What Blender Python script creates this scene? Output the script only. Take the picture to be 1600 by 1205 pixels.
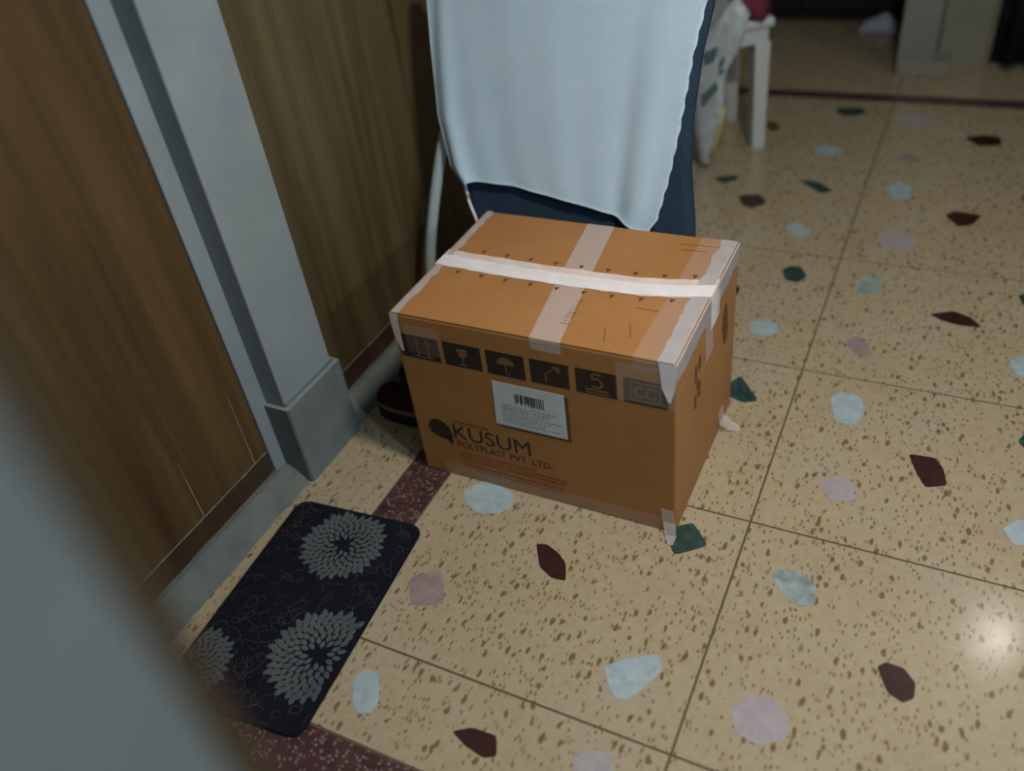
import bpy, bmesh, math, random
from mathutils import Vector, Matrix
from mathutils.geometry import tessellate_polygon

for o in list(bpy.data.objects):
    bpy.data.objects.remove(o, do_unlink=True)
S = bpy.context.scene
COL = S.collection
rnd = random.Random(7)

# ------------------------------------------------------------------ camera
FPX, CX, CY, H = 1326.0, 800.0, 602.5, 1.55
yaw, pit, rol = (math.radians(a) for a in (-31.08, 38.47, -8.51))
FWD = Vector((math.sin(yaw) * math.cos(pit), math.cos(yaw) * math.cos(pit), -math.sin(pit)))
r0 = Vector((math.cos(yaw), -math.sin(yaw), 0)); u0 = r0.cross(FWD)
RGT = math.cos(rol) * r0 + math.sin(rol) * u0
UP = -math.sin(rol) * r0 + math.cos(rol) * u0
cam = bpy.data.cameras.new('camera')
cam.sensor_fit = 'HORIZONTAL'; cam.sensor_width = 36.0; cam.lens = FPX * 36.0 / 1600.0
cam.clip_start = 0.02
cam.dof.use_dof = True; cam.dof.focus_distance = 1.95; cam.dof.aperture_fstop = 1.0
co = bpy.data.objects.new('camera', cam); COL.objects.link(co)
co.matrix_world = Matrix(((RGT.x, UP.x, -FWD.x, 0), (RGT.y, UP.y, -FWD.y, 0), (RGT.z, UP.z, -FWD.z, H), (0, 0, 0, 1)))
S.camera = co

# ------------------------------------------------------------------ world, lights, exposure
w = bpy.data.worlds.new('world'); S.world = w; w.use_nodes = True
w.node_tree.nodes['Background'].inputs[0].default_value = (0.55, 0.68, 0.85, 1)
w.node_tree.nodes['Background'].inputs[1].default_value = 0.10
S.view_settings.view_transform = 'Standard'; S.view_settings.look = 'None'
S.view_settings.gamma = 1.0; S.view_settings.use_curve_mapping = False
S.view_settings.exposure = 0.12
LAMP = Vector((0.18, 1.10, 2.40)); LAMP_W = 37.0
BULB = Vector((0.72, 3.29, 2.54)); BULB_W = 8.0
LAMP_C = (1.0, 0.95, 0.88)
WALL = Vector((1.965, -0.02, 2.08)); WALL_W = 34.0; WALL_C = (0.60, 0.84, 1.0)


# ------------------------------------------------------------------ helpers
def ray(x, y):
    return (x - CX) / FPX * RGT - (y - CY) / FPX * UP + FWD


def gz(x, y, z=0.0):
    d = ray(x, y); t = (z - H) / d.z
    return Vector((d.x * t, d.y * t, z))


def wloc(o):
    v = Vector((0, 0, 0))
    while o is not None:
        v += o.location; o = o.parent
    return v


def obj(name, bm, mat, parent=None, smooth=False, at=None):
    """one mesh object; the bmesh is in world coordinates"""
    me = bpy.data.meshes.new(name)
    bmesh.ops.recalc_face_normals(bm, faces=bm.faces)
    base = wloc(parent) if parent is not None else Vector((0, 0, 0))
    off = base + (Vector(at) - base if at is not None else Vector((0, 0, 0)))
    bmesh.ops.translate(bm, verts=bm.verts, vec=-off)
    bm.to_mesh(me); bm.free()
    if smooth:
        for p in me.polygons:
            p.use_smooth = True
    if mat is not None:
        me.materials.append(mat)
    o = bpy.data.objects.new(name, me); COL.objects.link(o)
    o.location = off - base
    if parent is not None:
        o.parent = parent
    return o


def thing(name, label, cat, loc=(0, 0, 0), group=None):
    o = bpy.data.objects.new(name, None); COL.objects.link(o)
    o.location = loc; o.empty_display_size = 0.1
    return tag(o, label, cat, group)


def tag(o, label, cat, group=None, kind=None):
    if label: o['label'] = label
    if cat: o['category'] = cat
    if group: o['group'] = group
    if kind: o['kind'] = kind
    return o


def copy_tree(o, parent=None):
    c = o.copy(); COL.objects.link(c); c.parent = parent
    for ch in o.children:
        copy_tree(ch, c)
    return c


def box(bm, lo, hi, bev=0.0, seg=2, rot=None):
    lo, hi = Vector(lo), Vector(hi)
    m = Matrix.Translation((lo + hi) / 2)
    s = hi - lo
    g = bmesh.ops.create_cube(bm, size=1.0, matrix=m @ Matrix.Diagonal((s.x, s.y, s.z, 1)))
    vs = g['verts']
    if bev > 0:
        es = list({e for v in vs for e in v.link_edges})
        r = bmesh.ops.bevel(bm, geom=es, offset=bev, segments=seg, affect='EDGES', profile=0.6)
    return bm


def nb():
    return bmesh.new()


def prism(bm, pts, z0, z1, bev=0.0):
    """closed outline in xy raised from z0 to z1"""
    n = len(pts)
    b = [bm.verts.new((p[0], p[1], z0)) for p in pts]
    t = [bm.verts.new((p[0], p[1], z1)) for p in pts]
    bm.faces.new(b[::-1]); f = bm.faces.new(t)
    for i in range(n):
        bm.faces.new((b[i], b[(i + 1) % n], t[(i + 1) % n], t[i]))
    if bev:
        bmesh.ops.bevel(bm, geom=list(f.edges), offset=bev, segments=2, affect='EDGES')
    return bm


def extr(bm, pts, vec):
    """closed planar outline (3d points) pushed along vec"""
    vec = Vector(vec); n = len(pts)
    a = [bm.verts.new(p) for p in pts]; b = [bm.verts.new(Vector(p) + vec) for p in pts]
    bm.faces.new(a[::-1]); bm.faces.new(b)
    for i in range(n):
        bm.faces.new((a[i], a[(i + 1) % n], b[(i + 1) % n], b[i]))
    return bm


def smoothpath(pts, per=8):
    pts = [Vector(p) for p in pts]; out = []
    for i in range(len(pts) - 1):
        p0 = pts[max(i - 1, 0)]; p1 = pts[i]; p2 = pts[i + 1]; p3 = pts[min(i + 2, len(pts) - 1)]
        for k in range(per):
            t = k / per
            out.append(0.5 * ((2 * p1) + (p2 - p0) * t + (2 * p0 - 5 * p1 + 4 * p2 - p3) * t * t + (3 * p1 - p0 - 3 * p2 + p3) * t ** 3))
    out.append(pts[-1]); return out


def tube(bm, path, r, n=10, flat=1.0):
    path = [Vector(p) for p in path]; rings = []
    ref = Vector((0, 1, 0.01))
    for i, p in enumerate(path):
        d = (path[min(i + 1, len(path) - 1)] - path[max(i - 1, 0)]).normalized()
        a = d.cross(ref).normalized(); b = d.cross(a).normalized()
        rr = r[i] if isinstance(r, (list, tuple)) else r
        rings.append([bm.verts.new(p + a * math.cos(2 * math.pi * k / n) * rr + b * math.sin(2 * math.pi * k / n) * rr * flat) for k in range(n)])
    for i in range(len(rings) - 1):
        for k in range(n):
            bm.faces.new((rings[i][k], rings[i][(k + 1) % n], rings[i + 1][(k + 1) % n], rings[i + 1][k]))
    bm.faces.new(rings[0][::-1]); bm.faces.new(rings[-1])
    return bm


def lathe(bm, prof, c, n=24):
    c = Vector(c); rings = []
    for r, z in prof:
        rings.append([bm.verts.new(c + Vector((r * math.cos(2 * math.pi * k / n), r * math.sin(2 * math.pi * k / n), z))) for k in range(n)])
    for i in range(len(rings) - 1):
        for k in range(n):
            bm.faces.new((rings[i][k], rings[i][(k + 1) % n], rings[i + 1][(k + 1) % n], rings[i + 1][k]))
    bm.faces.new(rings[0][::-1]); bm.faces.new(rings[-1])
    return bm


# ------------------------------------------------------------------ materials
def mat(name, base=(0.5, 0.5, 0.5), rough=0.6, spec=0.4, metal=0.0, alpha=1.0):
    m = bpy.data.materials.new(name); m.use_nodes = True
    b = m.node_tree.nodes['Principled BSDF']
    b.inputs['Base Color'].default_value = (*base, 1); b.inputs['Roughness'].default_value = rough
    b.inputs['Specular IOR Level'].default_value = spec; b.inputs['Metallic'].default_value = metal
    b.inputs['Alpha'].default_value = alpha
    return m


class N:
    def __init__(s, m):
        s.t = m.node_tree; s.b = s.t.nodes['Principled BSDF']

    def n(s, typ, **kw):
        nd = s.t.nodes.new(typ)
        for k, v in kw.items():
            if k.startswith('i_'):
                key = k[2:].replace('_', ' ')
                nd.inputs[key].default_value = v
            else:
                setattr(nd, k, v)
        return nd

    def l(s, a, b):
        s.t.links.new(a, b)

    def pos(s, scale=(1, 1, 1)):
        g = s.n('ShaderNodeNewGeometry'); m = s.n('ShaderNodeMapping'); m.inputs['Scale'].default_value = scale
        s.l(g.outputs['Position'], m.inputs['Vector']); return m.outputs['Vector']

    def noise(s, vec, scale, detail=3.0, rough=0.5, dist=0.0):
        nd = s.n('ShaderNodeTexNoise'); nd.inputs['Scale'].default_value = scale; nd.inputs['Detail'].default_value = detail
        nd.inputs['Roughness'].default_value = rough; nd.inputs['Distortion'].default_value = dist
        s.l(vec, nd.inputs['Vector']); return nd.outputs['Fac']

    def ramp(s, fac, stops):
        r = s.n('ShaderNodeValToRGB'); e = r.color_ramp.elements
        while len(e) < len(stops): e.new(0.5)
        for el, (p, c) in zip(e, stops):
            el.position = p; el.color = (c, c, c, 1) if not isinstance(c, tuple) else (*c, 1)
        s.l(fac, r.inputs['Fac']); return r.outputs['Color']

    def mix(s, fac, a, b, mode='MIX'):
        m = s.n('ShaderNodeMix', data_type='RGBA', blend_type=mode)
        if isinstance(fac, float): m.inputs[0].default_value = fac
        else: s.l(fac, m.inputs[0])
        for v, i in ((a, 6), (b, 7)):
            if isinstance(v, tuple): m.inputs[i].default_value = (*v, 1)
            else: s.l(v, m.inputs[i])
        return m.outputs[2]

    def base(s, c): s.l(c, s.b.inputs['Base Color'])

    def bump(s, h, strength=0.2, dist=0.002):
        b = s.n('ShaderNodeBump'); b.inputs['Strength'].default_value = strength; b.inputs['Distance'].default_value = dist
        s.l(h, b.inputs['Height']); s.l(b.outputs['Normal'], s.b.inputs['Normal'])


def m_terrazzo():
    m = mat('terrazzo', rough=0.24, spec=0.45); k = N(m)
    p = k.pos()
    big = k.noise(p, 4.2, 4, 0.6)
    c = k.ramp(big, [(0.34, (0.312, 0.248, 0.155)), (0.50, (0.337, 0.268, 0.166)), (0.66, (0.331, 0.275, 0.196)), (0.72, (0.324, 0.226, 0.107))])
    med = k.noise(p, 45, 3, 0.6)
    c = k.mix(k.ramp(med, [(0.40, 0.0), (0.62, 0.35)]), c, (0.393, 0.338, 0.238))
    pv = k.n('ShaderNodeMapping'); pv.inputs['Scale'].default_value = (1.0, 0.48, 1.0); pv.inputs['Rotation'].default_value = (0, 0, 0.45)
    k.l(p, pv.inputs['Vector'])
    for sc, th, keep, col in ((62, 0.24, 0.34, (0.099, 0.058, 0.019)), (120, 0.26, 0.46, (0.157, 0.100, 0.044))):
        v = k.n('ShaderNodeTexVoronoi'); v.inputs['Scale'].default_value = sc
        wob = k.n('ShaderNodeVectorMath', operation='MULTIPLY_ADD')
        nz = k.n('ShaderNodeTexNoise'); nz.inputs['Scale'].default_value = sc * 1.7; k.l(pv.outputs[0], nz.inputs['Vector'])
        k.l(nz.outputs['Color'], wob.inputs[0]); wob.inputs[1].default_value = (0.6 / sc,) * 3; k.l(pv.outputs[0], wob.inputs[2])
        k.l(wob.outputs[0], v.inputs['Vector'])
        d = k.ramp(v.outputs['Distance'], [(th, 1.0), (th + 0.13, 0.0)])
        sep = k.n('ShaderNodeSeparateColor'); k.l(v.outputs['Color'], sep.inputs[0])
        kp = k.ramp(sep.outputs[0], [(keep, 1.0), (keep + 0.03, 0.0)])
        mu = k.n('ShaderNodeMath', operation='MULTIPLY'); k.l(d, mu.inputs[0]); k.l(kp, mu.inputs[1])
        m2 = k.n('ShaderNodeMath', operation='MULTIPLY'); k.l(mu.outputs[0], m2.inputs[0]); m2.inputs[1].default_value = 0.8
        c = k.mix(m2.outputs[0], c, col)
    k.base(c)
    r = k.ramp(k.noise(p, 9, 4, 0.6), [(0.3, 0.14), (0.75, 0.19)]); k.l(r, k.b.inputs['Roughness'])
    k.bump(k.noise(p, 30, 2), 0.04, 0.002)
    return m


def m_strip():
    m = mat('maroon_terrazzo', rough=0.3, spec=0.4); k = N(m); p = k.pos()
    v = k.n('ShaderNodeTexVoronoi'); v.inputs['Scale'].default_value = 120; k.l(p, v.inputs['Vector'])
    d = k.ramp(v.outputs['Distance'], [(0.22, 1.0), (0.42, 0.0)])
    sep = k.n('ShaderNodeSeparateColor'); k.l(v.outputs['Color'], sep.inputs[0])
    kp = k.ramp(sep.outputs[0], [(0.55, 0.9), (0.6, 0.0)])
    mu = k.n('ShaderNodeMath', operation='MULTIPLY'); k.l(d, mu.inputs[0]); k.l(kp, mu.inputs[1])
    b = k.ramp(k.noise(p, 20, 3), [(0.3, (0.045, 0.018, 0.019)), (0.7, (0.075, 0.036, 0.036))])
    k.base(k.mix(mu.outputs[0], b, (0.24, 0.18, 0.17)))
    return m


def m_chip(name, a, b, rough=0.28):
    m = mat(name, rough=rough, spec=0.45); k = N(m); p = k.pos()
    k.base(k.ramp(k.noise(p, 38, 4, 0.6, 0.8), [(0.3, a), (0.7, b)])); return m


def m_wood(name, dark, lit):
    m = mat(name, rough=0.48, spec=0.3); k = N(m)
    p = k.pos((1, 1, 1))
    wob = k.noise(k.pos((3, 3, 0.7)), 1.6, 2)
    g1 = k.noise(k.pos((7, 7, 0.5)), 2.0, 4, 0.55, 0.8)
    g2 = k.noise(k.pos((70, 70, 2.6)), 2.0, 3, 0.6, 0.5)
    wv = k.n('ShaderNodeTexWave', wave_type='BANDS', bands_direction='Y'); wv.inputs['Scale'].default_value = 3.2
    wv.inputs['Distortion'].default_value = 9; wv.inputs['Detail'].default_value = 3; wv.inputs['Detail Scale'].default_value = 0.6
    k.l(k.pos((1, 1, 0.16)), wv.inputs['Vector'])
    c = k.ramp(g1, [(0.28, dark), (0.72, lit)])
    c = k.mix(k.ramp(wv.outputs['Fac'], [(0.02, 0.35), (0.35, 0.0)]), c, tuple(x * 0.62 for x in dark))
    c = k.mix(k.ramp(g2, [(0.35, 0.22), (0.6, 0.0)]), c, tuple(x * 0.5 for x in dark))
    c = k.mix(k.ramp(wob, [(0.3, 0.0), (0.75, 0.35)]), c, tuple(min(1, x * 1.25) for x in lit))
    k.base(c); k.bump(g2, 0.06, 0.001); return m


def m_plaster(name, a, b, sc=6, bump=0.12, rough=0.7):
    m = mat(name, rough=rough, spec=0.25); k = N(m); p = k.pos()
    k.base(k.ramp(k.noise(p, sc, 5, 0.6), [(0.3, a), (0.7, b)])); k.bump(k.noise(p, 60, 4, 0.6), bump, 0.003); return m


def m_curb():
    m = mat('worn_cement', rough=0.75, spec=0.2); k = N(m); p = k.pos()
    c = k.ramp(k.noise(p, 7, 4, 0.6), [(0.3, (0.075, 0.092, 0.087)), (0.65, (0.14, 0.15, 0.138))])
    st = k.ramp(k.noise(k.pos((1.2, 1, 1.6)), 10, 5, 0.7, 0.6), [(0.60, 0.0), (0.74, 0.7)])
    k.base(k.mix(st, c, (0.03, 0.042, 0.042))); k.bump(k.noise(p, 55, 4, 0.65), 0.35, 0.004); return m


def m_card(name, a, b):
    m = mat(name, rough=0.55, spec=0.25); k = N(m); p = k.pos()
    c = k.ramp(k.noise(p, 5, 4, 0.6), [(0.3, a), (0.7, b)])
    c = k.mix(k.ramp(k.noise(k.pos((6, 6, 40)), 12, 3), [(0.3, 0.10), (0.6, 0.0)]), c, tuple(x * 0.6 for x in a))
    k.base(c); k.bump(k.noise(p, 14, 3), 0.10, 0.006); return m


def m_cloth(name, a, b, sc=400, rough=0.9, bump=0.25):
    m = mat(name, rough=rough, spec=0.15); k = N(m); p = k.pos()
    k.base(k.ramp(k.noise(p, 8, 4, 0.6), [(0.3, a), (0.7, b)])); k.bump(k.noise(p, sc, 2), bump, 0.002)
    return m


M = {}
M['terrazzo'] = m_terrazzo(); M['strip'] = m_strip()
M['grout'] = mat('joint_filler', (0.105, 0.078, 0.045), 0.9, 0.2)
M['blue'] = m_chip('pale_blue_marble', (0.25, 0.31, 0.33), (0.35, 0.42, 0.44))
M['bluegrey'] = m_chip('blue_grey_marble', (0.1440, 0.1944, 0.1872), (0.3168, 0.3600, 0.3384))
M['lilac'] = m_chip('lilac_marble', (0.2880, 0.2448, 0.2592), (0.3456, 0.3024, 0.3096))
M['mauve'] = m_chip('mauve_marble', (0.2000, 0.1520, 0.1520), (0.2880, 0.2240, 0.2160))
M['maroon'] = m_chip('maroon_marble', (0.0260, 0.0078, 0.0078), (0.0423, 0.0143, 0.0117))
M['green'] = m_chip('green_marble', (0.012, 0.030, 0.026), (0.035, 0.075, 0.062))
M['brown'] = m_chip('brown_marble', (0.0800, 0.0440, 0.0160), (0.1280, 0.0720, 0.0240))
M['wood'] = m_wood('brown_wood', (0.040, 0.021, 0.0075), (0.098, 0.058, 0.021))  # left door; light falling off to that side put into its dark tone
M['wood2'] = m_wood('brown_wood_olive_light', (0.045, 0.030, 0.012), (0.105, 0.076, 0.033))  # same wood for the right door, its different light put into the olive tone
M['rail'] = m_wood('dark_wood', (0.0320, 0.0184, 0.0088), (0.0520, 0.0320, 0.0144))
M['bead'] = m_plaster('pale_bead', (0.16, 0.14, 0.10), (0.30, 0.27, 0.21), 40)
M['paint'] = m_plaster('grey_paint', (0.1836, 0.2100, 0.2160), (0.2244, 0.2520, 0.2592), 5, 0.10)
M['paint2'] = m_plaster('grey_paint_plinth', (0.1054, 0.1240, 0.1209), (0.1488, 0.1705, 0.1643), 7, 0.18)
M['jamb'] = m_plaster('blue_grey_paint', (0.0935, 0.1025, 0.1000), (0.1190, 0.1271, 0.1240), 4, 0.05)
M['wall'] = m_plaster('cream_paint', (0.34, 0.335, 0.31), (0.40, 0.39, 0.365), 3, 0.05)
M['backwall'] = m_plaster('olive_grey_paint', (0.20, 0.19, 0.15), (0.26, 0.25, 0.20), 3, 0.05)
M['ceiling'] = m_plaster('ceiling_white', (0.62, 0.63, 0.62), (0.68, 0.69, 0.68), 3, 0.03)
M['curb'] = m_curb()
M['pillar'] = m_plaster('warm_grey_paint', (0.19, 0.18, 0.16), (0.24, 0.23, 0.205), 5, 0.05)
M['card'] = m_card('orange_cardboard', (0.305, 0.138, 0.042), (0.350, 0.162, 0.053))
M['ink'] = mat('black_ink', (0.026, 0.016, 0.010), 0.55, 0.3)
M['inkbrown'] = mat('brown_ink', (0.11, 0.045, 0.014), 0.6, 0.3)
M['redink'] = mat('faded_red_ink', (0.22, 0.055, 0.022), 0.65, 0.2)
M['lid'] = mat('worn_print', (0.17, 0.085, 0.04), 0.6, 0.3)
M['label'] = m_plaster('label_paper', (0.46, 0.50, 0.52), (0.54, 0.58, 0.60), 30, 0.05, 0.5)
M['tape'] = m_plaster('white_tape', (0.6440, 0.5796, 0.5796), (0.7360, 0.6992, 0.7084), 22, 0.2, 0.32)
M['tape2'] = m_plaster('pale_tape', (0.56, 0.42, 0.36), (0.64, 0.54, 0.50), 22, 0.15, 0.32)
M['clear'] = mat('clear_tape', (0.72, 0.62, 0.58), 0.22, 0.6, alpha=0.26)
M['clear2'] = mat('thin_clear_tape', (0.72, 0.62, 0.58), 0.2, 0.6, alpha=0.075)
M['towel'] = m_cloth('white_towel', (0.70, 0.86, 0.97), (0.74, 0.89, 0.99), 260, 0.95, 0.25)
M['navy'] = m_cloth('navy_fabric', (0.014, 0.028, 0.048), (0.020, 0.036, 0.058))
M['steel'] = mat('pale_steel', (0.42, 0.50, 0.50), 0.4, 0.5, 0.25)
M['mat'] = m_cloth('black_navy_rubber', (0.0045, 0.005, 0.010), (0.007, 0.008, 0.014), 200, 0.9, 0.4)
M['petal'] = m_cloth('grey_petal_print', (0.055, 0.066, 0.070), (0.085, 0.098, 0.10), 300, 0.85, 0.3)
M['thread'] = mat('tan_thread', (0.0550, 0.0468, 0.0358), 0.85, 0.2)
M['sole'] = mat('black_rubber', (0.012, 0.010, 0.012), 0.6, 0.3)
M['maroon_up'] = m_cloth('dark_maroon_upper', (0.030, 0.010, 0.008), (0.05, 0.016, 0.013))
M['greyband'] = mat('grey_band', (0.20, 0.18, 0.175), 0.6, 0.3)
M['plastic'] = mat('white_plastic', (0.46, 0.48, 0.47), 0.4, 0.4)
M['bag'] = m_chip('printed_bag', (0.26, 0.34, 0.34), (0.52, 0.54, 0.55), 0.4)
M['bagyellow'] = mat('yellow_hem', (0.40, 0.36, 0.16), 0.5, 0.3)
M['maroon_cloth'] = m_cloth('maroon_cloth', (0.10, 0.02, 0.035), (0.15, 0.03, 0.05))
M['black_wood'] = m_wood('black_brown_wood', (0.010, 0.008, 0.007), (0.02, 0.015, 0.012))
M['knob'] = mat('dull_brass', (0.2, 0.15, 0.06), 0.4, 0.5, 0.8)
M['purple'] = m_cloth('dark_purple_cloth', (0.035, 0.028, 0.045), (0.06, 0.05, 0.075))
M['palecloth'] = m_cloth('pale_blue_cloth', (0.30, 0.38, 0.46), (0.42, 0.50, 0.58))
M['white'] = mat('white_enamel', (0.7, 0.7, 0.7), 0.4, 0.4)


def emit(name, col, st):
    m = mat(name, col); b = m.node_tree.nodes['Principled BSDF']
    b.inputs['Emission Color'].default_value = (*col, 1); b.inputs['Emission Strength'].default_value = st; return m


# ------------------------------------------------------------------ setting
XW = -1.425            # plane of the wooden doors
XP = -1.356            # front of the pilaster and edge of the floor
XJ = -0.243            # tile joint running away from the camera
XS0, XS1 = -1.124, -1.004
YS0, YS1 = 0.443, 0.563      # near border strip
YB0, YB1 = 3.976, 4.064      # far border strip

fl = obj('floor', box(nb(), (-1.50, -2.0, -0.12), (2.2, 6.3, -0.0015)), M['grout'])
tag(fl, 'cream terrazzo floor with large coloured stone chips', 'floor', kind='structure')
G = 0.0026
ys = [YS1, 0.772, 1.383, 1.987, 2.612, 3.275, YB0]
xs = [XS1, XJ, 0.516, 1.275, 2.03]


def tile(x0, x1, y0, y1, name='floor_tile', m='terrazzo'):
    obj(name, box(nb(), (x0 + G, y0 + G, -0.02), (x1 - G, y1 - G, 0.0)), M[m], fl, at=((x0 + x1) / 2, (y0 + y1) / 2, 0))


for i in range(len(xs) - 1):
    for j in range(len(ys) - 1):
        tile(xs[i], xs[i + 1], ys[j], ys[j + 1])
    for y0, y1 in ((YB1, 4.70), (4.70, 5.4), (5.4, 6.1)):
        tile(xs[i], xs[i + 1], y0, y1)
    for y0, y1 in ((-1.5, -0.85), (-0.85, -0.2), (-0.2, YS0)):
        tile(xs[i], xs[i + 1], y0, y1)
for y0, y1 in ((-1.5, 0.2), (0.2, 1.75), (1.75, YB0), (YB1, 6.1)):
    tile(-1.45, XS0, y0, y1)
tile(XS0, XS1, YB1, 6.1); tile(XS0, XS1, -1.5, YS0)
for y0, y1 in ((YS0, 1.383), (1.383, 2.612), (2.612, YB1)):
    tile(XS0, XS1, y0, y1, 'border_strip', 'strip')
for x0, x1 in zip(xs[:-1], xs[1:]):
    tile(x0, x1, YS0, YS1, 'border_strip', 'strip'); tile(x0, x1, YB0, YB1, 'border_strip', 'strip')

# stone chips set into the tiles: outlines read on the photograph, laid on the floor
CH = [
 ('maroon', [(838,850),(855,851),(872,864),(884,880),(884,908),(861,903),(843,886)]),
 ('maroon', [(706,1143),(738,1137),(776,1150),(776,1182),(755,1185),(727,1166)]),
 ('maroon', [(1370,1042),(1384,1035),(1412,1044),(1431,1068),(1428,1092),(1410,1099),(1386,1082)]),
 ('maroon', [(1419,709),(1462,716),(1474,733),(1480,759),(1446,762),(1432,740)]),
 ('maroon', [(1452,491),(1490,486),(1516,496),(1535,512),(1500,509),(1474,502)]),
 ('maroon', [(1476,337),(1490,330),(1534,336),(1522,350),(1498,355)]),
 ('maroon', [(1506,215),(1535,211),(1563,214),(1566,227),(1530,229)]),
 ('maroon', [(1153,306),(1188,303),(1197,318),(1174,326),(1160,321)]),
 ('mauve', [(1408,244),(1422,238),(1442,254),(1414,251)]),
 ('brown', [(1198,190),(1215,192),(1219,200),(1208,206),(1198,201)]),
 ('brown', [(1596,306),(1612,300),(1618,318),(1600,318)]),
 ('green', [(1040,832),(1060,822),(1083,817),(1107,853),(1053,868)]),
 ('green', [(1128,606),(1158,587),(1185,627),(1160,629),(1135,618)]),
 ('green', [(1222,421),(1234,416),(1251,416),(1261,432),(1246,442),(1226,437)]),
 ('green', [(1246,281),(1278,284),(1302,298),(1284,303)]),
 ('green', [(1303,169),(1345,168),(1357,175),(1335,182),(1315,181)]),
 ('green', [(1591,462),(1612,455),(1614,482),(1597,476)]),
 ('green', [(1590,690),(1604,674),(1622,690),(1602,702)]),
 ('green', [(1113,278),(1150,273),(1154,281),(1130,287)]),
 ('blue', [(725,765),(765,748),(803,772),(800,792),(780,803),(745,802),(727,786)]),
 ('blue', [(552,1060),(570,1046),(592,1051),(593,1095),(581,1114),(561,1117),(551,1100)]),
 ('blue', [(945,1040),(985,1028),(1030,1022),(1035,1048),(1002,1079),(980,1094),(960,1091),(949,1066)]),
 ('bluegrey', [(1205,898),(1221,888),(1255,895),(1278,920),(1272,945),(1250,949),(1224,932)]),
 ('blue', [(1297,622),(1315,612),(1344,620),(1352,645),(1336,665),(1306,660)]),
 ('blue', [(1171,504),(1195,498),(1216,507),(1214,522),(1190,527),(1173,519)]),
 ('bluegrey', [(1338,439),(1355,428),(1380,437),(1376,455),(1352,462),(1338,452)]),
 ('blue', [(1226,351),(1245,347),(1266,361),(1263,370),(1240,369)]),
 ('blue', [(1271,231),(1290,225),(1321,236),(1300,243),(1275,241)]),
 ('blue', [(1384,293),(1405,283),(1427,292),(1421,310),(1398,313)]),
 ('blue', [(1577,566),(1595,555),(1615,565),(1612,590),(1588,588)]),
 ('blue', [(1565,826),(1590,812),(1625,820),(1620,850),(1585,853)]),
 ('lilac', [(1140,1110),(1175,1085),(1214,1094),(1235,1130),(1226,1156),(1185,1166),(1150,1146)]),
 ('lilac', [(893,1187),(920,1170),(955,1180),(962,1216),(900,1222)]),
 ('lilac', [(1281,751),(1310,743),(1336,760),(1333,783),(1295,783)]),
 ('mauve', [(1318,535),(1340,526),(1357,540),(1361,556),(1340,556)]),
 ('lilac', [(1371,371),(1400,362),(1433,374),(1426,390),(1380,391)]),
 ('lilac', [(1400,181),(1440,178),(1463,190),(1430,201),(1405,197)]),
 ('mauve', [(639,902),(691,891),(695,944),(643,947)]),
]
taken = []


def chip(m, pts):
    c = sum((Vector((p[0], p[1], 0)) for p in pts), Vector()) / len(pts)
    taken.append(c)
    obj('stone_chip', prism(nb(), pts, -0.004, 0.0007, 0.0004), M[m], fl, at=(c.x, c.y, 0))


for m, pp in CH:
    pts = [gz(*q) for q in pp]
    out = []
    n = len(pts)
    for i in range(n):                       # soften the corners a little
        a, b, c = pts[i - 1], pts[i], pts[(i + 1) % n]
        out += [b + (a - b) * 0.16, b + (a - b) * 0.04 + (c - b) * 0.04, b + (c - b) * 0.16]
    chip(m, out)
for _ in range(600):                          # beside the frame and behind the box
    if len(taken) > len(CH) + 34: break
    c = Vector((rnd.uniform(-0.95, 1.9), rnd.uniform(0.6, 3.9), 0))
    d = c - Vector((0, 0, H)); ww = d.dot(FWD)
    X, Y = CX + FPX * d.dot(RGT) / ww, CY - FPX * d.dot(UP) / ww
    hidden = -1.0 < c.x < -0.55 and 1.55 < c.y < 2.4
    if (-60 < X < 1660 and -60 < Y < 1265) and not hidden: continue
    if any((c - t).length < 0.21 for t in taken): continue
    if min(abs(c.x - x) for x in xs) < 0.07 or min(abs(c.y - y) for y in ys) < 0.07: continue
    k = rnd.randint(4, 6); a0 = rnd.uniform(0, 6.28); r = rnd.uniform(0.03, 0.05)
    pts = [c + Vector((math.cos(a0 + 6.283 * i / k), math.sin(a0 + 6.283 * i / k), 0)) * r * rnd.uniform(0.7, 1.2) for i in range(k)]
    chip(rnd.choice(['maroon', 'green', 'blue', 'blue', 'lilac', 'mauve']), pts)

ZC = 2.86
tag(obj('ceiling', box(nb(), (-1.7, -2.0, ZC), (2.2, 6.3, ZC + 0.1)), M['ceiling']), 'white plastered ceiling above the hall', 'ceiling', kind='structure')
tag(obj('wall_left', box(nb(), (-1.66, -2.0, -0.12), (-1.50, 6.3, ZC)), M['wall']), 'left wall behind the brown wooden doors', 'wall', kind='structure')
tag(obj('wall_right', box(nb(), (2.03, -2.0, -0.12), (2.2, 6.3, ZC)), M['wall']), 'cream wall on the right outside the view', 'wall', kind='structure')
tag(obj('wall_behind', box(nb(), (-1.5, -2.0, -0.12), (2.03, -1.5, ZC)), M['wall']), 'cream wall behind the camera', 'wall', kind='structure')
tag(obj('wall_far', box(nb(), (-1.5, 6.1, -0.12), (2.03, 6.3, ZC)), M['backwall']), 'dim olive wall closing the far room', 'wall', kind='structure')
tag(obj('wall_back', box(nb(), (-0.12, 4.46, -0.0015), (2.03, 4.60, ZC)), M['backwall']), 'dim olive grey wall behind the pale pillar', 'wall', kind='structure')

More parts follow.
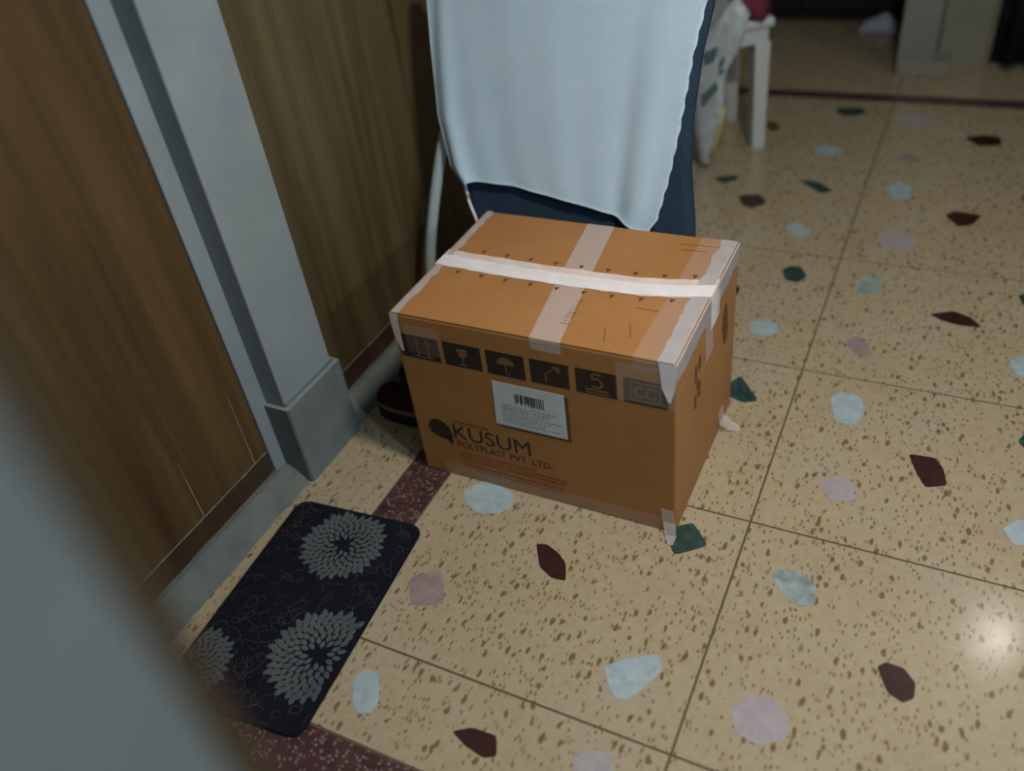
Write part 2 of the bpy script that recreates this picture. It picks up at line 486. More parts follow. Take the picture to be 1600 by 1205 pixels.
# ---- doors set into the left wall
def door(name, y0, y1, seams, m, label, beads):
    d = bpy.data.objects.new(name, None); COL.objects.link(d); d.location = (XW, (y0 + y1) / 2, 0.06)
    tag(d, label, 'door', kind='structure')
    ed = [y0] + seams + [y1]
    for a, b in zip(ed[:-1], ed[1:]):
        obj('board', box(nb(), (XW - 0.045, a, 0.124), (XW, b, 2.12)), M[m], d)
    obj('bottom_rail', box(nb(), (XW - 0.045, y0, 0.03), (XW - 0.004, y1, 0.122), 0.002, 1), M['rail'], d)
    bm = nb(); n = 24
    for i in range(n):                                # chipped pale line between boards and rail
        a = y0 + (y1 - y0) * i / n; b = y0 + (y1 - y0) * (i + 0.96) / n
        h = rnd.uniform(0.0008, 0.0026)
        box(bm, (XW - 0.006, a, 0.122 - h), (XW + 0.0006, b, 0.1225 + h * 0.3))
    obj('bead', bm, M['bead'], d)
    for y, z1 in beads:
        bm = nb(); n = 9
        for i in range(n):
            a = 0.124 + (z1 - 0.124) * i / n; b = 0.124 + (z1 - 0.124) * (i + 1) / n
            t = 0.0016 * (1 - i / n) + 0.0003
            box(bm, (XW - 0.004, y - t * rnd.uniform(.6, 1.1), a), (XW + 0.0005, y + t * rnd.uniform(.3, .8), b))
        obj('bead', bm, M['bead'], d)
    return d


door('door_1', 0.16, 1.096, [0.858, 1.050], 'wood', 'brown wooden door left of the grey pilaster', [(1.050, 0.36), (0.858, 0.30)])
door('door_2', 1.33, 3.30, [1.90, 2.60], 'wood2', 'brown wooden door right of the grey pilaster', [])
tag(obj('trim_1', box(nb(), (-1.50, 1.098, 0.02), (-1.418, 1.150, 2.2), 0.002, 1), M['paint']), 'narrow pale grey jamb strip edging the left door', 'trim', kind='structure')

# ---- pilaster between the doors
pil = obj('trim_2', box(nb(), (-1.50, 1.147, 0.0), (XP, 1.345, ZC), 0.004, 2), M['paint'])
tag(pil, 'pale grey painted pilaster between the two wooden doors', 'pilaster', kind='structure')
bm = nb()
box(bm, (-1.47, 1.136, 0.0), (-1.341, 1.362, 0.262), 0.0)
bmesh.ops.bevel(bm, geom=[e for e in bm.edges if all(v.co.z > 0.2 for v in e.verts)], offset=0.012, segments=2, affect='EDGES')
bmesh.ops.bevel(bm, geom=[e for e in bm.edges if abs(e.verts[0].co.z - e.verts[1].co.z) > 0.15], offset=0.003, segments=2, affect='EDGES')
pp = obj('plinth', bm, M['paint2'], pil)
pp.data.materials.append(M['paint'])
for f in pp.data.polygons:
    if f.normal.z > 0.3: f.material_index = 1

# ---- sloping cement threshold along the doors
def curb(name, y0, y1, label):
    bm = nb(); n = max(6, int((y1 - y0) / 0.03)); rows = []
    for i in range(n + 1):
        y = y0 + (y1 - y0) * i / n
        j = lambda s: rnd.uniform(-s, s)
        rows.append([bm.verts.new(q) for q in ((-1.50, y, 0.0), (-1.50, y, 0.052), (XW + 0.012, y, 0.050 + j(0.002)), (-1.392 + j(0.002), y, 0.038 + j(0.003)), (-1.368, y, 0.016 + j(0.002)), (XP + 0.004 + j(0.004), y, 0.0))])
    for a, b in zip(rows[:-1], rows[1:]):
        for k in range(6):
            bm.faces.new((a[k], a[(k + 1) % 6], b[(k + 1) % 6], b[k]))
    bm.faces.new(rows[0]); bm.faces.new(rows[-1][::-1])
    tag(obj(name, bm, M['curb'], smooth=False), label, 'threshold', kind='structure')


curb('trim_3', 0.16, 1.135, 'worn grey cement threshold under the left door')
curb('trim_4', 1.363, 3.30, 'worn grey cement threshold under the right door')
tag(obj('wall_left_upper', box(nb(), (-1.50, 0.16, 2.125), (-1.43, 3.30, ZC)), M['wall']), 'plastered wall above the wooden doors', 'wall', kind='structure')

# ---- near cross wall end, right beside the camera, with a wooden corner lipping
wn = obj('wall_near', box(nb(), (-1.50, -0.10, -0.0015), (-0.262, 0.1085, ZC), 0.003, 2), M['jamb'])
tag(wn, 'blurred blue grey wall end close beside the camera', 'wall', kind='structure')
obj('corner_lipping', box(nb(), (-0.300, 0.1085, -0.006), (-0.262, 0.1265, 2.2), 0.003, 2), M['rail'], wn)

# ---- far pillar
pl = obj('trim_5', box(nb(), (-0.285, 4.32, 0.0), (-0.125, 4.60, ZC), 0.008, 2), M['pillar'])
tag(pl, 'pale pillar at the far end of the hall', 'pillar', kind='structure')
obj('plinth', box(nb(), (-0.28, 4.30, 0.0), (-0.06, 4.46, 0.06), 0.004, 1), M['backwall'], pl)

# ------------------------------------------------------------------ cardboard box
BX0, BX1, BY0, BY1, BH = -1.075, -0.395, 1.29, 1.785, 0.50
bx = thing('cardboard_box', 'large orange brown cardboard carton sealed with white tape on the terrazzo floor', 'box', ((BX0 + BX1) / 2, (BY0 + BY1) / 2, 0))
T = 0.004
obj('body', box(nb(), (BX0, BY0, 0.0), (BX1, BY1, BH - T), 0.005, 2), M['card'], bx)
ym = (BY0 + BY1) / 2


def flap(ya, yb):
    bm = nb(); nx, ny = 16, 6; top = []; bot = []
    for lay, zoff in ((top, 0.0), (bot, -T)):
        for i in range(nx + 1):
            r = []
            for j in range(ny + 1):
                u, v = i / nx, j / ny
                y = ya + (yb - ya) * v
                mid = 1 - abs((y - ym) / (BY1 - BY0)) * 2
                z = BH + zoff + 0.004 * math.sin(math.pi * u) * mid
                r.append(bm.verts.new((BX0 + 0.001 + (BX1 - BX0 - 0.002) * u, y, z)))
            lay.append(r)
    for lay, fl_ in ((top, 1), (bot, 0)):
        for i in range(nx):
            for j in range(ny):
                f = (lay[i][j], lay[i + 1][j], lay[i + 1][j + 1], lay[i][j + 1])
                bm.faces.new(f if fl_ else f[::-1])
    for i in range(nx):
        for j in (0, ny):
            bm.faces.new((top[i][j], top[i + 1][j], bot[i + 1][j], bot[i][j]))
    for j in range(ny):
        for i in (0, nx):
            bm.faces.new((top[i][j], top[i][j + 1], bot[i][j + 1], bot[i][j]))
    return bm


obj('top_flap', flap(BY0 + 0.001, ym - 0.0025), M['card'], bx)
obj('top_flap', flap(ym + 0.0025, BY1 - 0.001), M['card'], bx)


def ztop(x, y):
    u = (x - BX0) / (BX1 - BX0)
    return BH + 0.004 * math.sin(math.pi * min(max(u, 0), 1)) * (1 - abs((y - ym) / (BY1 - BY0)) * 2)


def ribbon(path, nrm, width, mat_, name, th=0.0005, taper=None, lab=None, wob=0.0):
    """tape strip: path of points, list of width directions"""
    bm = nb(); rows = []
    for i, p in enumerate(path):
        wd = Vector(width[i] if isinstance(width, list) else width)
        n_ = Vector(nrm[i] if isinstance(nrm, list) else nrm).normalized()
        k = taper[i] if taper else 1.0
        ww = wd * k * (1 + rnd.uniform(-wob, wob))
        p = Vector(p)
        rows.append([bm.verts.new(q) for q in (p - ww + n_ * 0.0001, p + ww + n_ * 0.0001, p + ww + n_ * (th + 0.0001), p - ww + n_ * (th + 0.0001))])
    for a, b in zip(rows[:-1], rows[1:]):
        for k in range(4):
            bm.faces.new((a[k], a[(k + 1) % 4], b[(k + 1) % 4], b[k]))
    bm.faces.new(rows[0]); bm.faces.new(rows[-1][::-1])
    o = obj(name, bm, mat_, bx)
    if lab: o['label'] = lab
    return o


def seam_y(u):                # the tape wanders a little along the seam
    return BY0 + 0.247 - 0.013 * math.sin(math.pi * min(u * 1.15, 1.0)) + 0.036 * max(0, (u - 0.72) / 0.28) ** 2


for wdt, th, mm, dy in ((0.037, 0.0006, M['tape2'], 0.004), (0.023, 0.0012, M['tape'], -0.007)):
    path = []; nr = []
    for i in range(33):
        u = i / 32; x = BX0 + (BX1 - BX0) * u; y = seam_y(u) + dy
        path.append((x, y, ztop(x, y) + 0.0003)); nr.append((0, 0, 1))
    path = [(BX0 - 0.0008, path[0][1], BH - 0.09), (BX0 - 0.0008, path[0][1], BH - 0.01)] + path + [(BX1 + 0.0008, path[-1][1], BH - 0.01), (BX1 + 0.0008, path[-1][1], BH - 0.09)]
    nr = [(-1, 0, 0), (-1, 0, .3)] + nr + [(1, 0, .3), (1, 0, 0)]
    ribbon(path, nr, (0, wdt, 0), mm, 'seam_tape', th, wob=0.05)
# tapes folded over the two short top edges
for sgn, xe, wt, ws in ((-1, BX0, 0.026, 0.055), (1, BX1, 0.040, 0.050)):
    bm = nb(); n = 22; rows = []
    for i in range(n + 1):
        y = BY0 - 0.0009 + (BY1 - BY0 + 0.0018) * i / n
        xin = xe - sgn * (wt + rnd.uniform(-0.004, 0.004)); zz = BH - ws + rnd.uniform(-0.006, 0.006)
        e = 0.0012
        rows.append([bm.verts.new(q) for q in ((xin, y, ztop(xin, y) + e), (xe - sgn * 0.006, y, BH + e * 1.2), (xe + sgn * e * 1.3, y, BH - 0.004), (xe + sgn * e, y, zz))])
    for a, b in zip(rows[:-1], rows[1:]):
        for k in range(3):
            bm.faces.new((a[k], a[k + 1], b[k + 1], b[k]))
    bmesh.ops.solidify(bm, geom=bm.faces, thickness=-0.0004)
    obj('edge_tape', bm, M['tape'], bx)
# tape ends pulled down over the front corners
ribbon([(BX0 + 0.010, BY0 - 0.0006, BH - 0.002), (BX0 + 0.008, BY0 - 0.0008, 0.46), (BX0 + 0.010, BY0 - 0.0008, 0.42), (BX0 + 0.016, BY0 - 0.0015, 0.392)], (0, -1, 0), (0.011, 0, 0), M['tape2'], 'tape_end', taper=[1, .9, .75, .2])
ribbon([(BX1 - 0.018, BY0 - 0.0006, BH - 0.002), (BX1 - 0.016, BY0 - 0.0010, 0.465), (BX1 - 0.016, BY0 - 0.0016, 0.435), (BX1 - 0.013, BY0 - 0.0030, 0.40)], (0, -1, 0), (0.017, 0, 0), M['tape'], 'tape_end', taper=[1.15, 1, .85, .15])
# clear tapes
def topband(us, name='clear_tape', hw=0.036, mm='clear'):
    path = []; nr = []
    for i in range(21):
        v = i / 20; y = BY0 + (BY1 - BY0) * v
        x = BX0 + us[0] + (us[1] - us[0]) * v
        path.append((x, y, ztop(x, y) + 0.0002)); nr.append((0, 0, 1))
    x0_, x1_ = path[0][0], path[-1][0]
    path = [(x0_, BY0 - 0.0004, BH - 0.030), (x0_, BY0 - 0.0004, BH - 0.006)] + path + [(x1_, BY1 + 0.0004, BH - 0.006), (x1_, BY1 + 0.0004, BH - 0.08)]
    nr = [(0, -1, 0), (0, -1, .3)] + nr + [(0, 1, .3), (0, 1, 0)]
    ribbon(path, nr, (hw, 0, 0), M[mm], name, 0.0002)


topband((0.392, 0.330))
topband((0.618, 0.622), hw=0.030, mm='clear2')
ribbon([(BX0 + 0.03, BY0 - 0.0003, 0.432), (BX0 + 0.12, BY0 - 0.0003, 0.432)], (0, -1, 0), (0, 0, 0.040), M['clear2'], 'clear_tape', 0.0002)
ribbon([(BX1 - 0.13, BY0 - 0.0011, 0.432), (BX1 - 0.003, BY0 - 0.0011, 0.432)], (0, -1, 0), (0, 0, 0.050), M['clear2'], 'clear_tape', 0.0002)
# clear tape along the bottom front edge and a loose tail at the corner
ribbon([(BX0 + 0.06, BY0 - 0.0004, 0.022), (BX1 - 0.001, BY0 - 0.0004, 0.022)], (0, -1, 0), (0, 0, 0.022), M['clear2'], 'clear_tape', 0.0002)
ribbon([(BX1 - 0.020, BY0 - 0.0008, 0.075), (BX1 - 0.014, BY0 - 0.004, 0.035), (BX1 - 0.006, BY0 - 0.018, 0.010), (BX1 + 0.000, BY0 - 0.040, 0.0035)], (0, -1, .4), (0.015, 0, 0), M['clear'], 'tape_tail', 0.0004, taper=[1, 1, .9, .4])
ribbon([(BX1 + 0.0008, BY1 - 0.115, 0.075), (BX1 + 0.004, BY1 - 0.11, 0.035), (BX1 + 0.022, BY1 - 0.10, 0.012), (BX1 + 0.05, BY1 - 0.10, 0.003)], (1, 0, .4), (0, 0.022, 0), M['clear'], 'tape_tail', 0.0004, taper=[1, 1, .9, .4])
ribbon([(BX1 + 0.0006, BY0 + 0.235, BH - 0.045), (BX1 + 0.0006, BY0 + 0.25, BH - 0.16)], (1, 0, 0), (0, 0.03, 0), M['clear'], 'clear_tape', 0.0002)

# ---- printing on the front (u from the left edge, v above the floor)
FY = BY0 - 0.0002


def fpt(u, v, d=0.0):
    return Vector((BX0 + u, FY - d, v))


def poly(bm, uvs, d=0.0, th=0.0003):
    extr(bm, [fpt(u, v, d) for u, v in uvs], (0, -th, 0)); return bm


def rect(bm, u0, v0, u1, v1, d=0.0):
    return poly(bm, [(u0, v0), (u1, v0), (u1, v1), (u0, v1)], d)


def ell(cu, cv, a, b, n=18, a0=0, a1=360):
    return [(cu + a * math.cos(math.radians(a0 + (a1 - a0) * i / n)), cv + b * math.sin(math.radians(a0 + (a1 - a0) * i / n))) for i in range(n + (0 if a1 - a0 == 360 else 1))]


ics = [(0.010, 0.117), (0.130, 0.227), (0.241, 0.336), (0.350, 0.442), (0.458, 0.552), (0.567, 0.662)]
V0, V1 = 0.377, 0.443


def line(bm, pts, wd, d):
    for (a, b), (c, e) in zip(pts[:-1], pts[1:]):
        L = math.hypot(c - a, e - b) or 1; nx, ny = -(e - b) / L * wd, (c - a) / L * wd
        poly(bm, [(a - nx, b - ny), (c - nx, e - ny), (c + nx, e + ny), (a + nx, b + ny)], d)


def symbol(i, u0, u1):
    bm = nb(); c = (u0 + u1) / 2; d = 0.0004
    if i == 0:
        for s in (-0.006, 0.022):
            rect(bm, c + s - 0.0035, 0.386, c + s + 0.0035, 0.424, d); poly(bm, [(c + s - 0.009, 0.422), (c + s + 0.009, 0.422), (c + s, 0.438)], d + .0001)
        rect(bm, c - 0.018, 0.382, c + 0.034, 0.385, d)
    elif i == 1:
        poly(bm, ell(c, 0.430, 0.014, 0.027, 14, 180, 360), d); rect(bm, c - 0.0015, 0.386, c + 0.0015, 0.405, d + .0001); rect(bm, c - 0.010, 0.383, c + 0.010, 0.386, d)
    elif i == 2:
        poly(bm, ell(c, 0.410, 0.022, 0.020, 14, 0, 180), d); rect(bm, c - 0.0013, 0.386, c + 0.0013, 0.411, d + .0001); rect(bm, c - 0.001, 0.428, c + 0.001, 0.434, d)
        line(bm, ell(c + 0.004, 0.387, 0.004, 0.004, 6, 180, 360), 0.001, d)
    elif i == 3:
        rect(bm, c - 0.012, 0.385, c - 0.008, 0.408, d); poly(bm, [(c + 0.006, 0.430), (c + 0.026, 0.434), (c + 0.024, 0.414)], d)
        line(bm, [(c - 0.01, 0.408), (c + 0.012, 0.428)], 0.0012, d)
    elif i == 4:
        line(bm, [(c + 0.012, 0.434), (c - 0.008, 0.434), (c - 0.009, 0.418)], 0.0028, d)
        line(bm, ell(c + 0.001, 0.410, 0.012, 0.012, 12, 130, -140), 0.0028, d)
        rect(bm, c - 0.026, 0.388, c + 0.028, 0.3925, d); rect(bm, c - 0.026, 0.3805, c + 0.028, 0.384, d)
    else:
        for s in (-0.013, 0.013):
            line(bm, ell(c + s, 0.410, 0.010, 0.014, 14, 40, 320), 0.0022, d)
        line(bm, [(c - 0.032, 0.387), (c + 0.032, 0.387), (c + 0.032, 0.434), (c - 0.032, 0.434), (c - 0.032, 0.387)], 0.0014, d + .0001)
    return bm


for i, (a, b) in enumerate(ics):
    o = obj('handling_mark', rect(nb(), a, V0, b, V1), M['ink'], bx)
    obj('symbol', symbol(i, a, b), M['lid'], o)
sh_ = obj('shipping_label', poly(nb(), [(0.240, 0.224), (0.425, 0.224), (0.425, 0.356), (0.246, 0.356)], 0.0003, 0.0006), M['label'], bx)
obj('label_shadow_edge', poly(nb(), [(0.250, 0.216), (0.434, 0.216), (0.434, 0.350), (0.250, 0.350)], 0, 0.0002), M['inkbrown'], sh_)
bm = nb(); u = 0.300
while u < 0.372:
    wd = rnd.choice([0.0012, 0.0022, 0.0036]); rect(bm, u, 0.300 + rnd.choice([0, 0, 0.006]), min(u + wd, 0.373), 0.330, 0.0010); u += wd + rnd.choice([0.0012, 0.002, 0.0035])
obj('barcode', bm, M['ink'], sh_)
bm = nb()
for r, v in enumerate((0.289, 0.281, 0.273, 0.263, 0.255, 0.246, 0.238)):
    u = 0.262
    while u < 0.40 - 0.012 * (r % 3):
        wd = rnd.uniform(0.004, 0.014); rect(bm, u, v - 0.0012, u + wd, v + 0.0012, 0.0010); u += wd + rnd.uniform(0.002, 0.005)
M['greyink'] = mat('grey_ink', (0.22, 0.25, 0.27), 0.6, 0.2)
obj('small_print', bm, M['greyink'], sh_)
# logo: a filled drop with a tail
drop = [(0.036, 0.158), (0.043, 0.178), (0.060, 0.188), (0.080, 0.186), (0.096, 0.172), (0.103, 0.150), (0.103, 0.128), (0.098, 0.106), (0.093, 0.116), (0.086, 0.126), (0.070, 0.127), (0.052, 0.134), (0.041, 0.144)]
obj('logo', poly(nb(), drop), M['ink'], bx)


def text(s, u0, v0, u1, v1, mm, name, du=0.0, bold=0.0):
    cu = bpy.data.curves.new('t', 'FONT'); cu.body = s; cu.size = 1.0; cu.offset = bold; cu.resolution_u = 3
    o = bpy.data.objects.new('t', cu); COL.objects.link(o)
    dg = bpy.context.evaluated_depsgraph_get()
    me = bpy.data.meshes.new_from_object(o.evaluated_get(dg))
    bpy.data.objects.remove(o, do_unlink=True)
    xs_ = [v.co.x for v in me.vertices]; ys_ = [v.co.y for v in me.vertices]
    a, b, c, d = min(xs_), max(xs_), min(ys_), max(ys_)
    bm = nb(); bm.from_mesh(me); bpy.data.meshes.remove(me)
    for v in bm.verts:
        v.co = fpt(u0 + (v.co.x - a) / (b - a) * (u1 - u0), v0 + (v.co.y - c) / (d - c) * (v1 - v0), 0.0003)
    me = bpy.data.meshes.new(name); base = wloc(bx)
    bmesh.ops.translate(bm, verts=bm.verts, vec=-base); bm.to_mesh(me); bm.free(); me.materials.append(mm)
    o = bpy.data.objects.new(name, me); COL.objects.link(o); o.parent = bx
    return o


text('KUSUM', 0.110, 0.138, 0.322, 0.184, M['ink'], 'brand_lettering')
text('POLYPLAST PVT. LTD.', 0.114, 0.109, 0.376, 0.130, M['ink'], 'company_lettering')


def fine(rows, mm, name, h):
    bm = nb()
    for ua, ub, v in rows:
        u = ua
        while u < ub:
            wd = rnd.uniform(0.003, 0.010); rect(bm, u, v - h, min(u + wd, ub), v + h); u += wd + rnd.uniform(0.0015, 0.004)
    obj(name, bm, mm, bx)


fine([(0.118, 0.215, 0.195)], M['inkbrown'], 'fine_print', 0.0022)
fine([(0.118, 0.330, 0.092), (0.118, 0.410, 0.080), (0.118, 0.405, 0.068), (0.120, 0.400, 0.050), (0.150, 0.400, 0.038)], M['redink'], 'fine_print', 0.0026)
# marks on the top flaps
for k in range(9):
    for sy in (-1, 1):
        u = 0.075 + 0.066 * k + (0.02 if sy > 0 else 0); x = BX0 + u; y = seam_y(u / 0.68) + (0.055 if sy > 0 else -0.047)
        z = ztop(x, y) + 0.0004
        pts = [(x - 0.006, y + 0.006 * 1, z), (x + 0.007, y + 0.007, z), (x + 0.001, y - 0.009, z)]
        obj('printed_arrow', extr(nb(), pts, (0, 0, 0.0003)), M['inkbrown'], bx)
bm = nb(); y = BY0 + 0.066; k = 0
while y < BY0 + 0.158:                                  # handwritten scrawl, too faint to read
    x = BX0 + 0.411; z = ztop(x, y) + 0.0006; s = rnd.uniform(0.006, 0.011)
    a = Vector((x - s, y, z)); b = Vector((x + s, y + rnd.uniform(0.002, 0.009), z)); t = Vector((0.0002, 0.0008, 0))
    bm.faces.new([bm.verts.new(q) for q in (a - t, b - t, b + t, a + t)]); y += rnd.uniform(0.007, 0.011)
obj('scrawl', bm, M['ink'], bx)
bm = nb()
for (u, v, du, dv) in ((0.50, 0.08, 0.016, -0.05), (0.545, 0.11, 0.018, -0.05), (0.54, 0.165, 0.05, 0.0), (0.545, 0.452, 0.10, 0.008), (0.56, 0.428, 0.06, 0.003)):
    a = Vector((BX0 + u, BY0 + v, 0)); b = a + Vector((du, dv, 0)); n_ = (b - a).normalized().cross(Vector((0, 0, 1))) * 0.0007
    obj('scuff_mark', extr(nb(), [(q.x, q.y, ztop(q.x, q.y) + 0.0004) for q in (a - n_, b - n_, b + n_, a + n_)], (0, 0, 0.0002)), M['inkbrown'], bx)
# right side: hand hole and printed figures
bm = nb()
extr(bm, [(BX1 + 0.0003, 1.675 + 0.024 * math.cos(t) + (0.012 if math.sin(t) < 0 else 0), 0.335 + 0.062 * math.sin(t)) for t in [i * 2 * math.pi / 20 for i in range(20)]], (0.0006, 0, 0))
obj('hand_hole_shade', bm, M['inkbrown'], bx)  # flat brown patch, the shade inside the hole put into its colour
bm = nb()
for dy, z0, z1 in ((0.0, 0.39, 0.345), (0.028, 0.40, 0.36), (0.014, 0.34, 0.315), (0.0, 0.31, 0.27), (0.03, 0.325, 0.28)):
    box(bm, (BX1 + 0.0002, 1.425 + dy, z1), (BX1 + 0.0007, 1.442 + dy, z0))
obj('side_print', bm, M['inkbrown'], bx)

# ------------------------------------------------------------------ door mat
MC = Vector((-1.128, 0.795, 0)); MA = math.radians(4.5); MW, ML = 0.360, 0.575
mt = thing('door_mat', 'dark navy door mat with grey flower print in front of the left door', 'door mat', MC)


def mrot(x, y, z=0.0):
    return Vector((MC.x + x * math.cos(MA) - y * math.sin(MA), MC.y + x * math.sin(MA) + y * math.cos(MA), z))


def rrect(wd, ln, r, n=6):
    out = []
    for cx, cy, a0 in ((wd / 2 - r, ln / 2 - r, 0), (-wd / 2 + r, ln / 2 - r, 90), (-wd / 2 + r, -ln / 2 + r, 180), (wd / 2 - r, -ln / 2 + r, 270)):
        out += [(cx + r * math.cos(math.radians(a0 + 90 * i / n)), cy + r * math.sin(math.radians(a0 + 90 * i / n))) for i in range(n + 1)]
    return out


obj('rubber_base', prism(nb(), [mrot(*p) for p in rrect(MW, ML, 0.03)], 0.0007, 0.008, 0.002), M['mat'], mt)
ZM = 0.0081


def inside(p):
    x, y = p.x - MC.x, p.y - MC.y
    lx = x * math.cos(MA) + y * math.sin(MA); ly = -x * math.sin(MA) + y * math.cos(MA)
    return abs(lx) < MW / 2 - 0.004 and abs(ly) < ML / 2 - 0.004


def flower(cx, cy, R):
    bm = nb(); n = 150
    for i in range(6, n):
        f = math.sqrt(i / n); a = i * 2.39996; r = R * 0.88 * f
        e = Vector((math.cos(a), math.sin(a), 0)); s = Vector((-e.y, e.x, 0)); L = R * (0.16 + 0.06 * f); wd = R * (0.040 + 0.022 * f)
        c = Vector((cx, cy, 0)) + e * (r - L * .4); zz = ZM + 0.0012 * (1 - f)
        pts = [c, c + e * L * .35 + s * wd, c + e * L * .72 + s * wd * .8, c + e * L, c + e * L * .72 - s * wd * .8, c + e * L * .35 - s * wd]
        if not all(inside(p) for p in pts): continue
        vs = [bm.verts.new((p.x, p.y, zz + (0.0009 if k in (1, 2, 4, 5) else 0.0003 + 0.0006 * (k == 3)))) for k, p in enumerate(pts)]
        m = bm.verts.new((*(c + e * L * .55).xy, zz + 0.0018))
        for k in range(6):
            bm.faces.new((vs[k], vs[(k + 1) % 6], m))
    return bm


for cx, cy, R in ((-1.133, 0.978, 0.113), (-1.003, 0.698, 0.124), (-1.265, 0.570, 0.105)):
    obj('flower_print', flower(cx, cy, R), M['petal'], mt)
bm = nb(); FL = [(-1.133, 0.978, 0.108), (-1.003, 0.698, 0.118), (-1.265, 0.570, 0.10)]
for _ in range(300):                                     # curly printed threads
    p = mrot(rnd.uniform(-MW / 2, MW / 2), rnd.uniform(-ML / 2, ML / 2)); a = rnd.uniform(0, 6.28); da = rnd.uniform(-0.5, 0.5); prev = None
    if any(math.hypot(p.x - f[0], p.y - f[1]) < f[2] for f in FL): continue
    for k in range(rnd.randint(6, 14)):
        e = Vector((math.cos(a), math.sin(a), 0)); q = p + e * 0.006
        s = Vector((-e.y, e.x, 0)) * 0.00055
        if not inside(q) or any(math.hypot(q.x - f[0], q.y - f[1]) < f[2] * .93 for f in FL): break
        cur = [bm.verts.new((v.x, v.y, ZM + 0.0005)) for v in (q - s, q + s)]
        if prev: bm.faces.new((prev[0], cur[0], cur[1], prev[1]))
        prev = cur; p = q; a += da; da += rnd.uniform(-0.35, 0.35); da = max(-0.8, min(0.8, da))
o = obj('thread_print', bm, M['thread'], mt); o['kind'] = 'stuff'

# ------------------------------------------------------------------ shoes beside the box
def make_shoe(label, loc):
    t = thing('shoe', label, 'shoe', loc, 'shoes between the box and the right door')
    L, B = Vector(loc), None

    def outline(k=1.0, dz=0):
        pts = []
        for i in range(28):
            a = 2 * math.pi * i / 28; x = math.cos(a); y = math.sin(a)
            wd = 0.044 + 0.006 * (-x) - 0.004 * x * x
            pts.append((L.x + 0.118 * x * (0.97 + 0.03 * k) * k ** .3, L.y + wd * k * math.copysign(abs(y) ** 0.8, y)))
        return pts
    obj('sole', prism(nb(), outline(1.0), 0.0008, 0.038, 0.006), M['sole'], t, True)
    obj('grey_band', prism(nb(), outline(0.985), 0.038, 0.052, 0.003), M['greyband'], t, True)
    bm = nb(); rings = []
    for k, (s, z) in enumerate(((0.95, 0.052), (0.95, 0.066), (0.88, 0.082), (0.76, 0.094), (0.60, 0.100))):
        rings.append([bm.verts.new((p[0] + 0.012 * k * (0.4), p[1], z + 0.012 * max(0, (p[0] - L.x) / 0.12) * k * 0.5)) for p in outline(s)])
    rings.append([bm.verts.new((p[0] + 0.02, p[1], 0.066)) for p in outline(0.52)])
    for a, b in zip(rings[:-1], rings[1:]):
        for i in range(28): bm.faces.new((a[i], a[(i + 1) % 28], b[(i + 1) % 28], b[i]))
    bm.faces.new(rings[0][::-1]); bm.faces.new(rings[-1])
    obj('upper', bm, M['maroon_up'], t, True)
    return t


s1 = make_shoe('dark maroon shoe with grey band nearest the pilaster, beside the box', (-1.212, 1.458, 0))
s2 = copy_tree(s1); s2.location = (-1.205, 1.565, 0); s2['label'] = 'dark maroon shoe with grey band, the farther one behind its pair'

# ------------------------------------------------------------------ chair behind the box, towel over its back
ch = thing('chair', 'folded navy fabric chair with pale steel legs standing behind the carton', 'chair', (-0.88, 2.0, 0))


def lean(x, z, dy=0.0):
    """point measured on the plane y = 1.87, put on the leaning plane of the chair back"""
    Y = 1.856 + 0.30 * (z - 0.5); t = Y / 1.87  # tilt added to the chair back so the towel takes more light
    return Vector((x * t, Y + dy, H + (z - H) * t))


bm = nb(); R_ = []
for z, a, b in ((0.33, -1.165, -0.545), (0.36, -1.19, -0.536), (0.46, -1.19, -0.536), (0.62, -1.195, -0.548), (0.74, -1.20, -0.545), (0.90, -1.205, -0.525), (1.00, -1.205, -0.503), (1.045, -1.195, -0.505), (1.06, -1.175, -0.525)):
    R_.append([bm.verts.new(lean(x_, z, d_)) for x_, d_ in ((a + .02, .012), (b - .02, .012), (b, .022), (b, .040), (b - .02, .048), (a + .02, .048), (a, .040), (a, .022))])
for p, q in zip(R_[:-1], R_[1:]):
    for k in range(8): bm.faces.new((p[k], p[(k + 1) % 8], q[(k + 1) % 8], q[k]))
bm.faces.new(R_[0][::-1]); bm.faces.new(R_[-1])
obj('backrest', bm, M['navy'], ch)
bm = nb(); R_ = []
for z in (0.36, 0.38, 0.74, 0.76):
    e = 0.0 if z in (0.38, 0.74) else 0.015
    R_.append([bm.verts.new(lean(x_, z, d_)) for x_, d_ in ((-1.13 + e, .056), (-0.63 - e, .056), (-0.63 - e, .090 - e), (-1.13 + e, .090 - e))])
for p, q in zip(R_[:-1], R_[1:]):
    for k in range(4): bm.faces.new((p[k], p[(k + 1) % 4], q[(k + 1) % 4], q[k]))
bm.faces.new(R_[0][::-1]); bm.faces.new(R_[-1])
obj('seat', bm, M['navy'], ch)
legs = [[(-1.17, 2.03, 0.82), (-1.235, 1.965, 0.70), (-1.272, 1.935, 0.615), (-1.31, 1.875, 0.42), (-1.331, 1.835, 0.25), (-1.334, 1.828, 0.10), (-1.334, 1.828, 0.0)],
        [(-0.60, 1.985, 0.80), (-0.60, 1.93, 0.5), (-0.585, 1.87, 0.25), (-0.58, 1.83, 0.0)],
        [(-1.16, 2.02, 0.80), (-1.16, 2.13, 0.4), (-1.16, 2.24, 0.0)],
        [(-0.66, 2.02, 0.80), (-0.66, 2.13, 0.4), (-0.66, 2.24, 0.0)]]
for i, p in enumerate(legs):
    obj('leg', tube(nb(), smoothpath(p), 0.0165 if i == 0 else 0.012, 10), M['steel'], ch, True)
